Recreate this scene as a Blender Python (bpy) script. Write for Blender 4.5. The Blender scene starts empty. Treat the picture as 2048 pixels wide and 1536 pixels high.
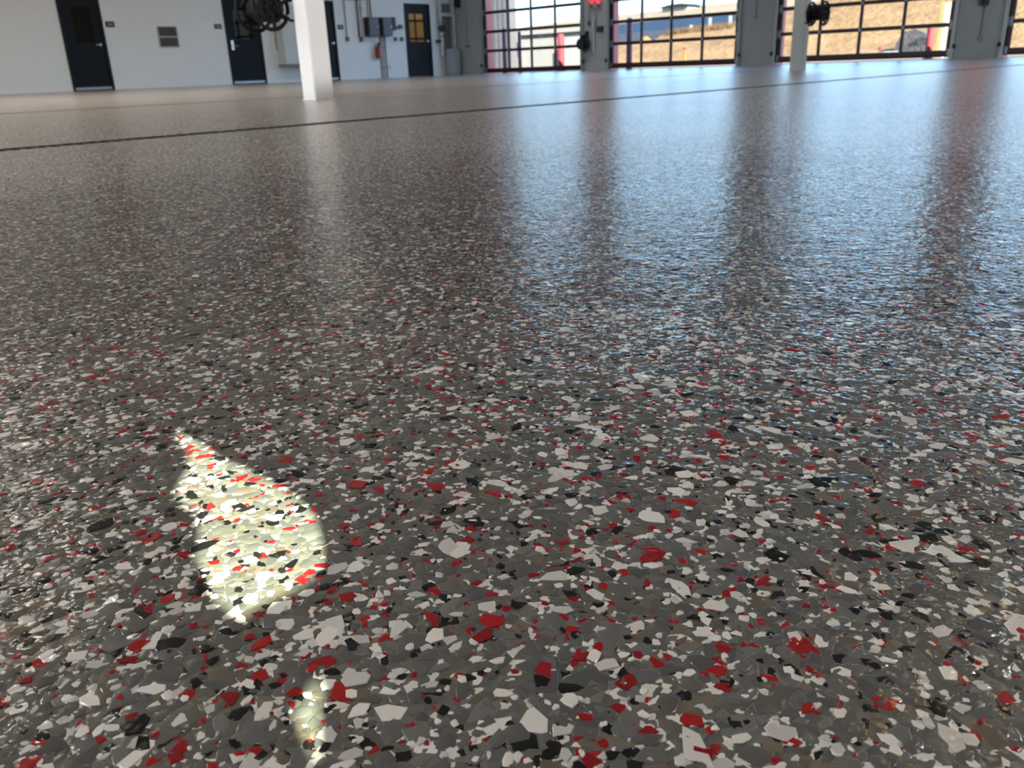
import bpy, bmesh, math, random
import numpy as np
from mathutils import Vector, Matrix

# ------------------------------------------------------------------ camera, world, sun, lamps, exposure
scn = bpy.context.scene
COL = scn.collection
random.seed(7)
rng = np.random.default_rng(11)
PI = math.pi

CAM_H = 0.1455
YAW, PITCH, ROLL = math.radians(43.701), math.radians(20.705), math.radians(-2.131)
F_PX = 1668.5
fwd = Vector((math.cos(YAW)*math.cos(PITCH), math.sin(YAW)*math.cos(PITCH), -math.sin(PITCH)))
rt0 = Vector((math.sin(YAW), -math.cos(YAW), 0)); up0 = rt0.cross(fwd)
rt = math.cos(ROLL)*rt0 + math.sin(ROLL)*up0
up = -math.sin(ROLL)*rt0 + math.cos(ROLL)*up0
cd = bpy.data.cameras.new('camera'); cam = bpy.data.objects.new('camera', cd); COL.objects.link(cam)
m = Matrix.Identity(4)
for i in range(3):
    m[i][0], m[i][1], m[i][2] = rt[i], up[i], -fwd[i]
m[2][3] = CAM_H
cam.matrix_world = m
cd.sensor_width = 36; cd.lens = 36*F_PX/2048
cd.clip_start = 0.01; cd.clip_end = 2000
cd.dof.use_dof = True; cd.dof.focus_distance = 0.30; cd.dof.aperture_fstop = 36*F_PX/2048/0.85
scn.camera = cam

scn.view_settings.view_transform = 'Standard'; scn.view_settings.look = 'None'
scn.view_settings.gamma = 1; scn.view_settings.use_curve_mapping = False
scn.view_settings.exposure = 0.0
scn.cycles.use_denoising = True
scn.cycles.max_bounces = 8; scn.cycles.diffuse_bounces = 4; scn.cycles.glossy_bounces = 4
scn.cycles.transparent_max_bounces = 12; scn.cycles.sample_clamp_indirect = 6

SUN_DIR = Vector((0.33, 0.80, -0.50)).normalized()
sd = bpy.data.lights.new('sun', 'SUN'); sd.energy = 40; sd.angle = math.radians(0.07); sd.color = (1, 0.965, 0.87)
sun = bpy.data.objects.new('sun', sd); COL.objects.link(sun)
sun.rotation_euler = SUN_DIR.to_track_quat('-Z', 'Y').to_euler(); sun.location = (-20, -40, 30)

w = bpy.data.worlds.new('sky'); scn.world = w; w.use_nodes = True
wn, wl = w.node_tree.nodes, w.node_tree.links
wn.clear()
wo = wn.new('ShaderNodeOutputWorld'); bg = wn.new('ShaderNodeBackground'); bg.inputs[1].default_value = 2.0
tc = wn.new('ShaderNodeTexCoord'); sx = wn.new('ShaderNodeSeparateXYZ'); rp = wn.new('ShaderNodeValToRGB')
wl.new(tc.outputs['Generated'], sx.inputs[0]); wl.new(sx.outputs['Z'], rp.inputs[0])
wl.new(rp.outputs[0], bg.inputs[0]); wl.new(bg.outputs[0], wo.inputs[0])
cr = rp.color_ramp
cr.elements[0].position = 0.0; cr.elements[0].color = (0.60, 0.66, 0.68, 1)
cr.elements[1].position = 1.0; cr.elements[1].color = (0.35, 0.75, 1.6, 1)
for p, c in ((0.05, (0.80, 1.02, 1.16, 1)), (0.10, (1.4, 2.35, 3.25, 1)), (0.17, (1.1, 2.05, 3.2, 1)), (0.45, (0.6, 1.2, 2.3, 1))):
    e = cr.elements.new(p); e.color = c

ROOM_H = 6.5
# x, y, watts, spread in degrees (deep-louvred fixtures above the middle of the bay, open ones along the sides)
LAMP_SPOTS = [(-6, 3, 110, 160), (-6, 10, 130, 160), (-6, 17, 190, 160), (-1.5, 6.5, 250, 160), (-1.5, 12.5, 170, 160), (-1.5, 15, 175, 160),
              (2.4, 13.0, 165, 160), (7, -1.2, 120, 160), (12, -1.0, 120, 160), (17, -.5, 90, 160),
              (8, 16.5, 65, 140), (13, 16.5, 60, 140), (17.5, 16.5, 50, 140), (7, 11, 55, 112), (12, 9, 45, 112), (2.6, 9, 90, 108)]
# unseen fill lights added to brighten the near column: position, aim point, watts, cone in degrees
COLUMN_FILLS = [((-8.85, 10.9, .40), (3.3, 4.82, .46), 2300, 4.6), ((2.6, -2.35, .36), (3.34, 4.77, .46), 900, 7)]

# ------------------------------------------------------------------ helpers
class MB:
    """collects shapes; build() links them as one mesh object"""
    def __init__(s): s.v = []; s.f = []
    def add(s, vs, fs):
        o = len(s.v); s.v += [tuple(p) for p in vs]; s.f += [tuple(i+o for i in f) for f in fs]; return s
    def box(s, x0, x1, y0, y1, z0, z1, b=0.0):
        if b <= 0:
            return s.add([(x0,y0,z0),(x1,y0,z0),(x1,y1,z0),(x0,y1,z0),(x0,y0,z1),(x1,y0,z1),(x1,y1,z1),(x0,y1,z1)],
                         [(0,3,2,1),(4,5,6,7),(0,1,5,4),(1,2,6,5),(2,3,7,6),(3,0,4,7)])
        bm = bmesh.new(); bmesh.ops.create_cube(bm, size=1)
        bmesh.ops.scale(bm, vec=(x1-x0, y1-y0, z1-z0), verts=bm.verts)
        bmesh.ops.translate(bm, vec=((x0+x1)/2, (y0+y1)/2, (z0+z1)/2), verts=bm.verts)
        bmesh.ops.bevel(bm, geom=bm.edges[:], offset=b, segments=2, affect='EDGES')
        bm.verts.index_update()
        s.add([v.co[:] for v in bm.verts], [[v.index for v in f.verts] for f in bm.faces]); bm.free(); return s
    def tube(s, pts, r, n=10, closed=False, caps=True):
        pts = [Vector(p) for p in pts]; N = len(pts); rs = r if isinstance(r, (list, tuple)) else [r]*N
        rings = []; prev = None
        for i, p in enumerate(pts):
            if closed: t = pts[(i+1) % N]-pts[i-1]
            else: t = pts[min(i+1, N-1)]-pts[max(i-1, 0)]
            t.normalize()
            a = prev if prev is not None else (Vector((0,0,1)) if abs(t.z) < .9 else Vector((1,0,0)))
            a = (a-t*a.dot(t)).normalized(); prev = a; b = t.cross(a)
            rings.append([p+(a*math.cos(2*PI*k/n)+b*math.sin(2*PI*k/n))*rs[i] for k in range(n)])
        vs = [q for rg in rings for q in rg]; fs = []
        for i in range(N if closed else N-1):
            j = (i+1) % N
            for k in range(n): fs.append((i*n+k, i*n+(k+1) % n, j*n+(k+1) % n, j*n+k))
        if caps and not closed:
            fs.append(tuple(reversed(range(n)))); fs.append(tuple((N-1)*n+k for k in range(n)))
        return s.add(vs, fs)
    def lathe(s, prof, o=(0,0,0), ax='Z', n=20):
        o = Vector(o); vs = []; fs = []
        for r, h in prof:
            for k in range(n):
                c, d = r*math.cos(2*PI*k/n), r*math.sin(2*PI*k/n)
                q = {'Z': (c, d, h), 'Y': (c, h, d), 'X': (h, c, d)}[ax]
                vs.append(o+Vector(q))
        for i in range(len(prof)-1):
            for k in range(n): fs.append((i*n+k, i*n+(k+1) % n, (i+1)*n+(k+1) % n, (i+1)*n+k))
        fs.append(tuple(reversed(range(n)))); fs.append(tuple((len(prof)-1)*n+k for k in range(n)))
        return s.add(vs, fs)
    def prism(s, poly, ax, a0, a1):
        """poly of (u,v) extruded along ax between a0 and a1"""
        n = len(poly)
        def P(u, v, a): return {'X': (a, u, v), 'Y': (u, a, v), 'Z': (u, v, a)}[ax]
        vs = [P(u, v, a0) for u, v in poly]+[P(u, v, a1) for u, v in poly]
        fs = [tuple(range(n)), tuple(reversed(range(n, 2*n)))]+[(i, i+n, (i+1) % n+n, (i+1) % n) for i in range(n)]
        return s.add(vs, fs)
    def build(s, name, mat, parent=None, smooth=False, loc=None):
        me = bpy.data.meshes.new(name); 
        off = Vector(loc) if loc is not None else Vector((0,0,0))
        me.from_pydata([Vector(p)-off for p in s.v], [], s.f)
        bm = bmesh.new(); bm.from_mesh(me); bmesh.ops.recalc_face_normals(bm, faces=bm.faces[:]); bm.to_mesh(me); bm.free()
        if smooth:
            me.shade_smooth()
            try: me.set_sharp_from_angle(angle=math.radians(40))
            except Exception: pass
        me.materials.append(mat)
        o = bpy.data.objects.new(name, me); COL.objects.link(o)
        o.location = off
        if parent is not None:
            o.parent = parent
            o.location = off-parent_world(parent)
        return o

def parent_world(p):
    v = Vector(p.location)
    while p.parent: p = p.parent; v = v+Vector(p.location)
    return v

def thing(name, label, cat, loc=(0,0,0), group=None, kind=None):
    o = bpy.data.objects.new(name, None); COL.objects.link(o); o.location = loc; o.empty_display_size = .05
    return tag(o, label, cat, group, kind)
def tag(o, label=None, cat=None, group=None, kind=None):
    if label: o['label'] = label
    if cat: o['category'] = cat
    if group: o['group'] = group
    if kind: o['kind'] = kind
    return o

def B(*a, **k): return MB().box(*a, **k)

class NT:
    def __init__(s, name):
        s.m = bpy.data.materials.new(name); s.m.use_nodes = True; s.t = s.m.node_tree; s.t.nodes.clear()
        s.out = s.n('ShaderNodeOutputMaterial')
    def n(s, typ, **kw):
        x = s.t.nodes.new(typ)
        for k, v in kw.items(): setattr(x, k, v)
        return x
    def l(s, a, b): s.t.links.new(a, b)
    def math(s, op, a, b=None, clamp=False):
        x = s.n('ShaderNodeMath', operation=op); x.use_clamp = clamp
        for i, q in enumerate((a, b)):
            if q is None: continue
            if isinstance(q, (int, float)): x.inputs[i].default_value = q
            else: s.l(q, x.inputs[i])
        return x.outputs[0]
    def noise(s, vec, scale, detail=2, rough=.5):
        x = s.n('ShaderNodeTexNoise'); x.inputs['Scale'].default_value = scale; x.inputs['Detail'].default_value = detail
        x.inputs['Roughness'].default_value = rough
        if vec is not None: s.l(vec, x.inputs['Vector'])
        return x
    def mix(s, fac, a, b):
        x = s.n('ShaderNodeMix', data_type='RGBA')
        for q, i in ((fac, 0), (a, 6), (b, 7)):
            if isinstance(q, (int, float)): x.inputs[i].default_value = q
            elif isinstance(q, tuple): x.inputs[i].default_value = (*q[:3], 1)
            else: s.l(q, x.inputs[i])
        return x.outputs[2]

def paint(name, col, rough=.5, metal=0, var=.08, scale=6, bump=0, bscale=60, coat=0, spec=.5):
    N = NT(name); p = N.n('ShaderNodeBsdfPrincipled'); N.l(p.outputs[0], N.out.inputs[0])
    g = N.n('ShaderNodeNewGeometry')
    nz = N.noise(g.outputs['Position'], scale, 4)
    c0 = tuple(max(0, c*(1-var)) for c in col); c1 = tuple(min(1, c*(1+var)) for c in col)
    N.l(N.mix(nz.outputs[0], c0, c1), p.inputs['Base Color'])
    p.inputs['Roughness'].default_value = rough; p.inputs['Metallic'].default_value = metal
    p.inputs['Coat Weight'].default_value = coat; p.inputs['Specular IOR Level'].default_value = spec
    if bump:
        bz = N.noise(g.outputs['Position'], bscale, 3); b = N.n('ShaderNodeBump'); b.inputs['Distance'].default_value = bump
        N.l(bz.outputs[0], b.inputs['Height']); N.l(b.outputs[0], p.inputs['Normal'])
    return N.m
def emit(name, col, st):
    N = NT(name); e = N.n('ShaderNodeEmission'); e.inputs[0].default_value = (*col, 1); e.inputs[1].default_value = st
    N.l(e.outputs[0], N.out.inputs[0]); return N.m
def glass(name, tint, refl=1.0):
    N = NT(name); t = N.n('ShaderNodeBsdfTransparent'); t.inputs[0].default_value = (*tint, 1)
    g = N.n('ShaderNodeBsdfGlossy'); g.inputs['Roughness'].default_value = .02
    gm = N.n('ShaderNodeNewGeometry'); dt = N.n('ShaderNodeVectorMath', operation='DOT_PRODUCT'); N.l(gm.outputs['Incoming'], dt.inputs[0]); N.l(gm.outputs['Normal'], dt.inputs[1])
    sch = N.math('POWER', N.math('SUBTRACT', 1.0, N.math('ABSOLUTE', dt.outputs['Value'])), 5.0)   # two-sided thin pane
    fr_ = N.math('ADD', N.math('MULTIPLY', sch, .92), .04)
    x = N.n('ShaderNodeMixShader'); N.l(N.math('MULTIPLY', fr_, refl), x.inputs[0])
    N.l(t.outputs[0], x.inputs[1]); N.l(g.outputs[0], x.inputs[2]); N.l(x.outputs[0], N.out.inputs[0]); return N.m

# clear, slightly wavy resin coat shared by the floor slab and its chips
def resin_bump(N, pos, amp=1.0):
    a = N.noise(pos, 150, 2, .55); b = N.noise(pos, 38, 2, .5); c = N.noise(pos, 1.6, 3, .6); d = N.noise(pos, 620, 1, .5)
    h1 = N.math('MULTIPLY', a.outputs[0], 0.0007*amp)
    h2 = N.math('MULTIPLY', b.outputs[0], 0.0014*amp)
    h3 = N.math('MULTIPLY', d.outputs[0], 0.00010*amp)
    k = N.n('ShaderNodeMapRange'); N.l(c.outputs[0], k.inputs[0])
    k.inputs[1].default_value = .35; k.inputs[2].default_value = .65; k.inputs[3].default_value = .75; k.inputs[4].default_value = 1.2
    h = N.math('MULTIPLY', N.math('ADD', N.math('ADD', h1, h2), h3), k.outputs[0])
    bp = N.n('ShaderNodeBump'); bp.inputs['Strength'].default_value = 1; bp.inputs['Distance'].default_value = 1
    N.l(h, bp.inputs['Height']); return bp.outputs[0]

GRAYS = [(.118,.117,.112), (.137,.136,.132), (.160,.158,.150), (.102,.102,.100), (.125,.118,.107)]
TANS = [(.150,.128,.098), (.175,.150,.115), (.13,.113,.09)]
WHITES = [(.78,.74,.69), (.68,.65,.62), (.56,.54,.52), (.80,.77,.73)]
BLACKS = [(.010,.010,.011), (.014,.014,.015)]
REDS = [(.30,.013,.016), (.25,.011,.016), (.36,.017,.018)]

def resin_principled(N, col, nrm, rough):
    p = N.n('ShaderNodeBsdfPrincipled'); N.l(p.outputs[0], N.out.inputs[0])
    N.l(col, p.inputs['Base Color']); p.inputs['Roughness'].default_value = .6
    p.inputs['Specular IOR Level'].default_value = 0.0
    p.inputs['Coat Weight'].default_value = 1.0; p.inputs['Coat Roughness'].default_value = rough; p.inputs['Coat IOR'].default_value = 1.5
    N.l(nrm, p.inputs['Coat Normal']); return p

def floor_material():
    N = NT('flake_resin_floor'); g = N.n('ShaderNodeNewGeometry'); pos = g.outputs['Position']
    jz = N.noise(pos, 420, 1)
    jv = N.n('ShaderNodeVectorMath', operation='MULTIPLY_ADD')
    sb = N.n('ShaderNodeVectorMath', operation='SUBTRACT'); N.l(jz.outputs['Color'], sb.inputs[0]); sb.inputs[1].default_value = (.5,.5,.5)
    N.l(sb.outputs[0], jv.inputs[0]); jv.inputs[1].default_value = (.0022,.0022,0); N.l(pos, jv.inputs[2])
    def layer(scale, stops, below):
        v = N.n('ShaderNodeTexVoronoi', voronoi_dimensions='2D', feature='F1'); v.inputs['Scale'].default_value = scale
        ad = N.n('ShaderNodeVectorMath', operation='ADD'); N.l(jv.outputs[0], ad.inputs[0]); ad.inputs[1].default_value = (scale*.013, scale*.007, 0)
        N.l(ad.outputs[0], v.inputs['Vector'])
        sp = N.n('ShaderNodeSeparateColor'); N.l(v.outputs['Color'], sp.inputs[0])
        r = N.n('ShaderNodeValToRGB'); r.color_ramp.interpolation = 'CONSTANT'; el = r.color_ramp.elements
        tot = stops[-1][0] if below is not None else 1.0
        el[0].position = 0; el[0].color = (*stops[0][1], 1); el[1].position = stops[0][0]; el[1].color = (*(stops[1][1] if len(stops) > 1 else stops[0][1]), 1)
        for i in range(1, len(stops)-1):
            e = el.new(stops[i][0]); e.color = (*stops[i+1][1], 1)
        N.l(sp.outputs[0], r.inputs[0])
        if below is None: return r.outputs[0]
        return N.mix(N.math('LESS_THAN', sp.outputs[0], tot), below, r.outputs[0])
    c = layer(210, [(.17, GRAYS[0]), (.36, GRAYS[1]), (.52, GRAYS[2]), (.66, GRAYS[3]), (.80, GRAYS[4]), (.90, TANS[0]), (1, TANS[1])], None)
    c = layer(310, [(.06, WHITES[0]), (.115, WHITES[1]), (.155, WHITES[2]), (.21, BLACKS[0]), (.265, REDS[0])], c)
    c = layer(530, [(.055, WHITES[0]), (.10, WHITES[1]), (.115, BLACKS[1]), (.14, REDS[1])], c)
    resin_principled(N, c, resin_bump(N, pos), .26); return N.m

def flake_material():
    N = NT('vinyl_flake'); a = N.n('ShaderNodeAttribute', attribute_type='GEOMETRY', attribute_name='flake_color')
    g = N.n('ShaderNodeNewGeometry')
    resin_principled(N, a.outputs['Color'], resin_bump(N, g.outputs['Position'], .85), .16); return N.m

M_FLOOR = floor_material(); M_FLAKE = flake_material()
M_WALL = paint('white_wall_paint', (.88,.875,.845), .55, var=.03, scale=2, bump=.002, bscale=40)
M_GREYWALL = paint('grey_wall_paint', (.43,.455,.455), .6, var=.05, scale=3, bump=.003, bscale=30)
M_CEIL = paint('ceiling_paint', (.30,.30,.31), .8)
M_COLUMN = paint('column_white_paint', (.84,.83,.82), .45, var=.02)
M_COLUMN2 = paint('column_dim_light_paint', (.40,.42,.42), .45, var=.03)  # far column's dimmer, cooler light put into the colour
M_DOORGREY = paint('charcoal_door_paint', (.008,.011,.015), .5, var=.1, spec=.2)
M_FRAME = paint('charcoal_frame_paint', (.016,.021,.024), .5, var=.1, spec=.2)
M_SWEEP = paint('aluminium_sweep', (.45,.50,.53), .35, .6)
M_CHROME = paint('satin_chrome', (.75,.74,.72), .25, .9)
M_SIGN = paint('dark_sign_plastic', (.05,.05,.05), .4)
M_SIGNTXT = paint('sign_lettering', (.45,.45,.44), .5)
M_WHITEPL = paint('white_plastic', (.85,.87,.9), .4)
M_LOUVRE = paint('louvre_grey', (.12,.115,.115), .5)
M_LOUVRE_L = paint('louvre_frame', (.40,.39,.38), .5)
M_CABINET = paint('cabinet_white', (.64,.65,.62), .5, var=.03)
M_CABBASE = paint('cabinet_shadow_grey', (.2,.21,.21), .6)
M_CONDUIT = paint('galvanised_conduit', (.34,.35,.34), .45, .3)
M_CONDUIT_P = paint('painted_conduit', (.62,.61,.59), .5)
M_CONDUIT_D = paint('dark_conduit', (.13,.12,.12), .5)
M_ELBOX = paint('grey_enclosure', (.11,.125,.135), .45)
M_ELBOX_D = paint('dark_enclosure', (.03,.034,.034), .45)
M_RED = paint('extinguisher_red', (.34,.018,.012), .35, coat=.5)
M_BLACK = paint('black_rubber', (.010,.010,.010), .5)
M_REEL = paint('black_reel_steel', (.005,.005,.005), .6, spec=.2)
M_HOSE = paint('black_hose', (.006,.006,.006), .6, spec=.2)
M_PVC = paint('white_pipe', (.62,.66,.68), .4)
M_VALVE = paint('dark_valve', (.02,.03,.03), .4)
M_TANK = paint('grey_white_tank', (.40,.44,.48), .45)
M_TANKUP = paint('dull_grey_panel', (.22,.22,.23), .5)
M_OHD = paint('oxblood_door_paint', (.040,.011,.014), .4, var=.15)
M_OHD_B = paint('black_bottom_seal', (.008,.009,.009), .6)
M_TRACK = paint('galvanised_track', (.38,.41,.42), .4, .5)
M_HINGE = paint('zinc_hinge', (.40,.40,.41), .4, .5)
M_PANE = glass('door_glass', (.95,.96,.96), .35)
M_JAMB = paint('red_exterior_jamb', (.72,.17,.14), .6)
M_SIGNAL = emit('red_signal_lens', (1.0, .004, .012), 12.0)
M_LENS_D = paint('dark_amber_lens', (.10,.06,.015), .3)
M_SIGHOUS = paint('signal_housing', (.10,.11,.12), .5)
M_NAVY = paint('dark_navy_plastic', (.012,.016,.028), .4)
M_DARKROOM = paint('dim_corridor_paint', (.20,.17,.13), .8)
M_GOLDREFL = paint('gold_reflection_paint', (.62,.50,.31), .8)  # amber colour stands in for the golden reflection in the door glass
M_DOORGLASS = glass('vision_glass', (.70,.68,.64), .3)
M_DRAIN = paint('iron_drain_grate', (.022,.020,.019), .6)
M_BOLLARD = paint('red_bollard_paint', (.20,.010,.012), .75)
M_BOLLARD_D = paint('shaded_bollard_paint', (.16,.022,.04), .45)  # bollards near the wall, with the building's shade put into the colour

# ------------------------------------------------------------------ room shell
XB, XF, YR, YL = -9.0, 20.774, -2.5, 21.938
DR1, DR2, DW = 2.395, 5.72, 0.05          # two trench drains parallel to the long white wall
fl = MB()
prof = [(YR, 0)]
for c in (DR1, DR2): prof += [(c-DW, 0), (c-DW, -.06), (c+DW, -.06), (c+DW, 0)]
prof += [(YL+2.5, 0), (YL+2.5, -.25), (YR, -.25)]
fl.prism(prof, 'X', XB, XF+.42)
floor = fl.build('floor', M_FLOOR)
tag(floor, 'glossy resin floor broadcast with grey, white, black and red chips', 'floor', kind='structure')
for i, (c, lab) in enumerate(((DR1, 'dark trench drain line crossing the floor in front of both columns'),
                              (DR2, 'fainter dark trench drain line between the columns and the white wall'))):
    t = thing('trench_drain', lab, 'drain', (XB, c, 0))
    for s in (-1, 1): B(XB+.01, XF-.06, c+s*DW-(.006 if s > 0 else 0), c+s*DW+(.006 if s < 0 else 0), -.05, -.001).build('edge_frame', M_DRAIN, t, loc=(XB, c, 0))
    g = MB(); x = XB+.02
    while x < XF-.1:
        g.box(x, x+.016, c-DW+.007, c+DW-.007, -.03, -.003); x += .032
    o = g.build('grate', M_DRAIN, t, loc=(XB, c, 0)); o['kind'] = 'stuff'

# long white wall with openings for the personnel doors
DOORS = [(8.27, 9.25), (12.44, 13.50), (15.00, 16.00), (18.68, 19.745)]
DOOR_H = 2.17
wl_ = MB(); x = XB
for a, b in DOORS:
    wl_.box(x, a, YL, YL+.2, 0, ROOM_H); wl_.box(a, b, YL, YL+.2, DOOR_H, ROOM_H); x = b
wl_.box(x, XF+.42, YL, YL+.2, 0, ROOM_H)
tag(wl_.build('wall_left', M_WALL), 'long white painted wall with four charcoal doors', 'wall', kind='structure')
tag(B(XB, XF+.42, YL+2.3, YL+2.5, 0, 3).build('wall_corridor', M_DARKROOM), kind='structure')
tag(B(XB, XF+.42, YL+.2, YL+2.5, 3, 3.1).build('ceiling_corridor', M_DARKROOM), kind='structure')
tag(B(XF+.38, XF+.42, YL+.2, YL+2.5, 0, 3).build('wall_corridor_end', M_GOLDREFL), kind='structure')
tag(B(18.0, 18.1, YL+.2, YL+2.3, 0, 3).build('wall_partition', M_GOLDREFL), kind='structure')
tag(B(18.1, XF+.42, YL+2.25, YL+2.3, 0, 3).build('wall_gold_reflection', M_GOLDREFL), kind='structure')
bw = MB(); y = YL+2.5
for c in (18.515, 13.46, 8.35, 3.25):
    bw.box(XB-.2, XB, c+2.06, y, 0, ROOM_H); bw.box(XB-.2, XB, c-2.06, c+2.06, 4.15, ROOM_H); y = c-2.06
bw.box(XB-.2, XB, YR-.2, y, 0, ROOM_H)
tag(bw.build('wall_back', M_WALL), kind='structure')
tag(B(XB-.2, XF+.42, YR-.2, YL+2.5, ROOM_H, ROOM_H+.2).build('ceiling', M_CEIL), kind='structure')

# wall behind the camera: added window with a mask cut to shape two sun spots
WX0, WX1, WZ0, WZ1 = -1.30, -0.75, 1.45, 2.0
wr = MB(); wr.box(XB, WX0, YR-.2, YR, 0, ROOM_H); wr.box(WX1, XF+.42, YR-.2, YR, 0, ROOM_H)
wr.box(WX0, WX1, YR-.2, YR, 0, WZ0); wr.box(WX0, WX1, YR-.2, YR, WZ1, ROOM_H)
tag(wr.build('wall_right', M_WALL), kind='structure')
win = thing('sun_mask_window', 'unseen window added behind the camera to shape the sun spots', 'window', (WX0, YR-.1, WZ0), kind='structure')
M_TINT = glass('sun_tint_glass', (.95, 1.0, .88))  # tint added to colour the sun spots
B(WX0, WX1, YR-.12, YR-.112, WZ0, WZ1).build('pane', M_TINT, win, loc=(WX0, YR-.1, WZ0))
fr = MB(); q = .04
fr.box(WX0, WX0+q, YR-.16, YR-.02, WZ0, WZ1); fr.box(WX1-q, WX1, YR-.16, YR-.02, WZ0, WZ1)
fr.box(WX0+q, WX1-q, YR-.16, YR-.02, WZ0, WZ0+q); fr.box(WX0+q, WX1-q, YR-.16, YR-.02, WZ1-q, WZ1)
fr.build('window_frame', M_TRACK, win, loc=(WX0, YR-.1, WZ0))
HOLE1 = [(-1.0307,1.7764),(-1.0263,1.7625),(-1.0286,1.7521),(-1.033,1.7464),(-1.0348,1.7424),(-1.0334,1.7369),(-1.0284,1.7305),(-1.0289,1.7208),(-1.0307,1.7139),(-1.0321,1.7122),(-1.0308,1.7074),(-1.0295,1.7),(-1.0281,1.6946),(-1.0247,1.6895),(-1.0216,1.686),(-1.0185,1.6863),(-1.0132,1.6867),(-1.0083,1.6868),(-1.0026,1.686),(-.9963,1.6873),(-.9923,1.6898),(-.9902,1.6949),(-.9886,1.7005),(-.9876,1.707),(-.9893,1.7122),(-.9916,1.718),(-.9987,1.7306),(-1.0054,1.7403),(-1.013,1.7488),(-1.0178,1.7591),(-1.0221,1.7665),(-1.028,1.775)]
HOLE2 = [(-1.0087,1.6616),(-1.0061,1.6606),(-1.007,1.6585),(-1.0085,1.6568),(-1.0096,1.6543),(-1.0108,1.6529),(-1.012,1.6495),(-1.0129,1.6484),(-1.0145,1.6495),(-1.0146,1.6511),(-1.0149,1.6549),(-1.0153,1.6567),(-1.0157,1.6584),(-1.0143,1.6592),(-1.0118,1.6597),(-1.0102,1.6608)]
bm = bmesh.new()
def loop(pts):
    vs = [bm.verts.new((x, YR, z)) for x, z in pts]
    return [bm.edges.new((vs[i], vs[(i+1) % len(vs)])) for i in range(len(vs))]
es = loop([(WX0+.002, WZ0+.002), (WX1-.002, WZ0+.002), (WX1-.002, WZ1-.002), (WX0+.002, WZ1-.002)])+loop(HOLE1)+loop(HOLE2)
bmesh.ops.triangle_fill(bm, use_beauty=True, edges=es)
def inside(p, poly):
    c = False; n = len(poly)
    for i in range(n):
        (x1, z1), (x2, z2) = poly[i], poly[i-1]
        if (z1 > p[1]) != (z2 > p[1]) and p[0] < (x2-x1)*(p[1]-z1)/(z2-z1)+x1: c = not c
    return c
kill = [f for f in bm.faces if any(inside((f.calc_center_median().x, f.calc_center_median().z), h) for h in (HOLE1, HOLE2))]
bmesh.ops.delete(bm, geom=kill, context='FACES')
me = bpy.data.meshes.new('sun_mask'); bm.to_mesh(me); bm.free()  # unseen mask, holes shaped to the sun spots
me.materials.append(paint('sun_mask_paper', (.25,.17,.10), .9))
wp = bpy.data.objects.new('sun_mask', me); COL.objects.link(wp)
sm = wp.modifiers.new('thickness', 'SOLIDIFY'); sm.thickness = .0006
wp.parent = win; wp.location = -Vector(win.location)

# far wall with four bay openings
BAYS = [18.515, 13.46, 8.35, 3.25]; BW = 2.06
BAY_H = 4.15
fw_ = MB(); y = YL
for c in BAYS:
    fw_.box(XF, XF+.42, c+BW, y, 0, ROOM_H); fw_.box(XF, XF+.42, c-BW, c+BW, BAY_H, ROOM_H); y = c-BW
fw_.box(XF, XF+.42, YR, y, 0, ROOM_H)
tag(fw_.build('wall_front', M_GREYWALL), 'grey wall with four glazed overhead bay doors', 'wall', kind='structure')

# ------------------------------------------------------------------ overhead doors
BAYLAB = ['glazed overhead door nearest the corner, red bollard seen through it',
          'glazed overhead door with white posts and a grey-roofed hill outside, between the two bare grey piers',
          'glazed overhead door behind the far column, filled by a tan hillside',
          'glazed overhead door cut off by the right edge of the photo']
for k, c in enumerate((18.515, 13.46, 8.35, 3.25)):
    r = thing('door_%d' % (9+k), ('first', 'second', 'third', 'fourth')[k]+' glazed bay door at the far side of the hall, behind the camera', 'overhead door', (XB-.1, c, 0), kind='structure'); L = (XB-.1, c, 0)
    g = MB()
    for j in range(5): g.box(XB-.12, XB-.08, c-2.05+j*1.00, c-2.05+j*1.00+.10, .0, 4.15)
    f2 = g.build('mullion', M_OHD, r, loc=L); f2['kind'] = 'stuff'
    g = MB()
    for j in range(8): g.box(XB-.115, XB-.085, c-2.05, c+2.05, .05+.57*j, .13+.57*j)
    f2 = g.build('rail', M_OHD, r, loc=L); f2['kind'] = 'stuff'
    B(XB-.102, XB-.098, c-2.05, c+2.05, .05, 4.14).build('pane', M_PANE, r, loc=L)
PANE_ME = {}
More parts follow.
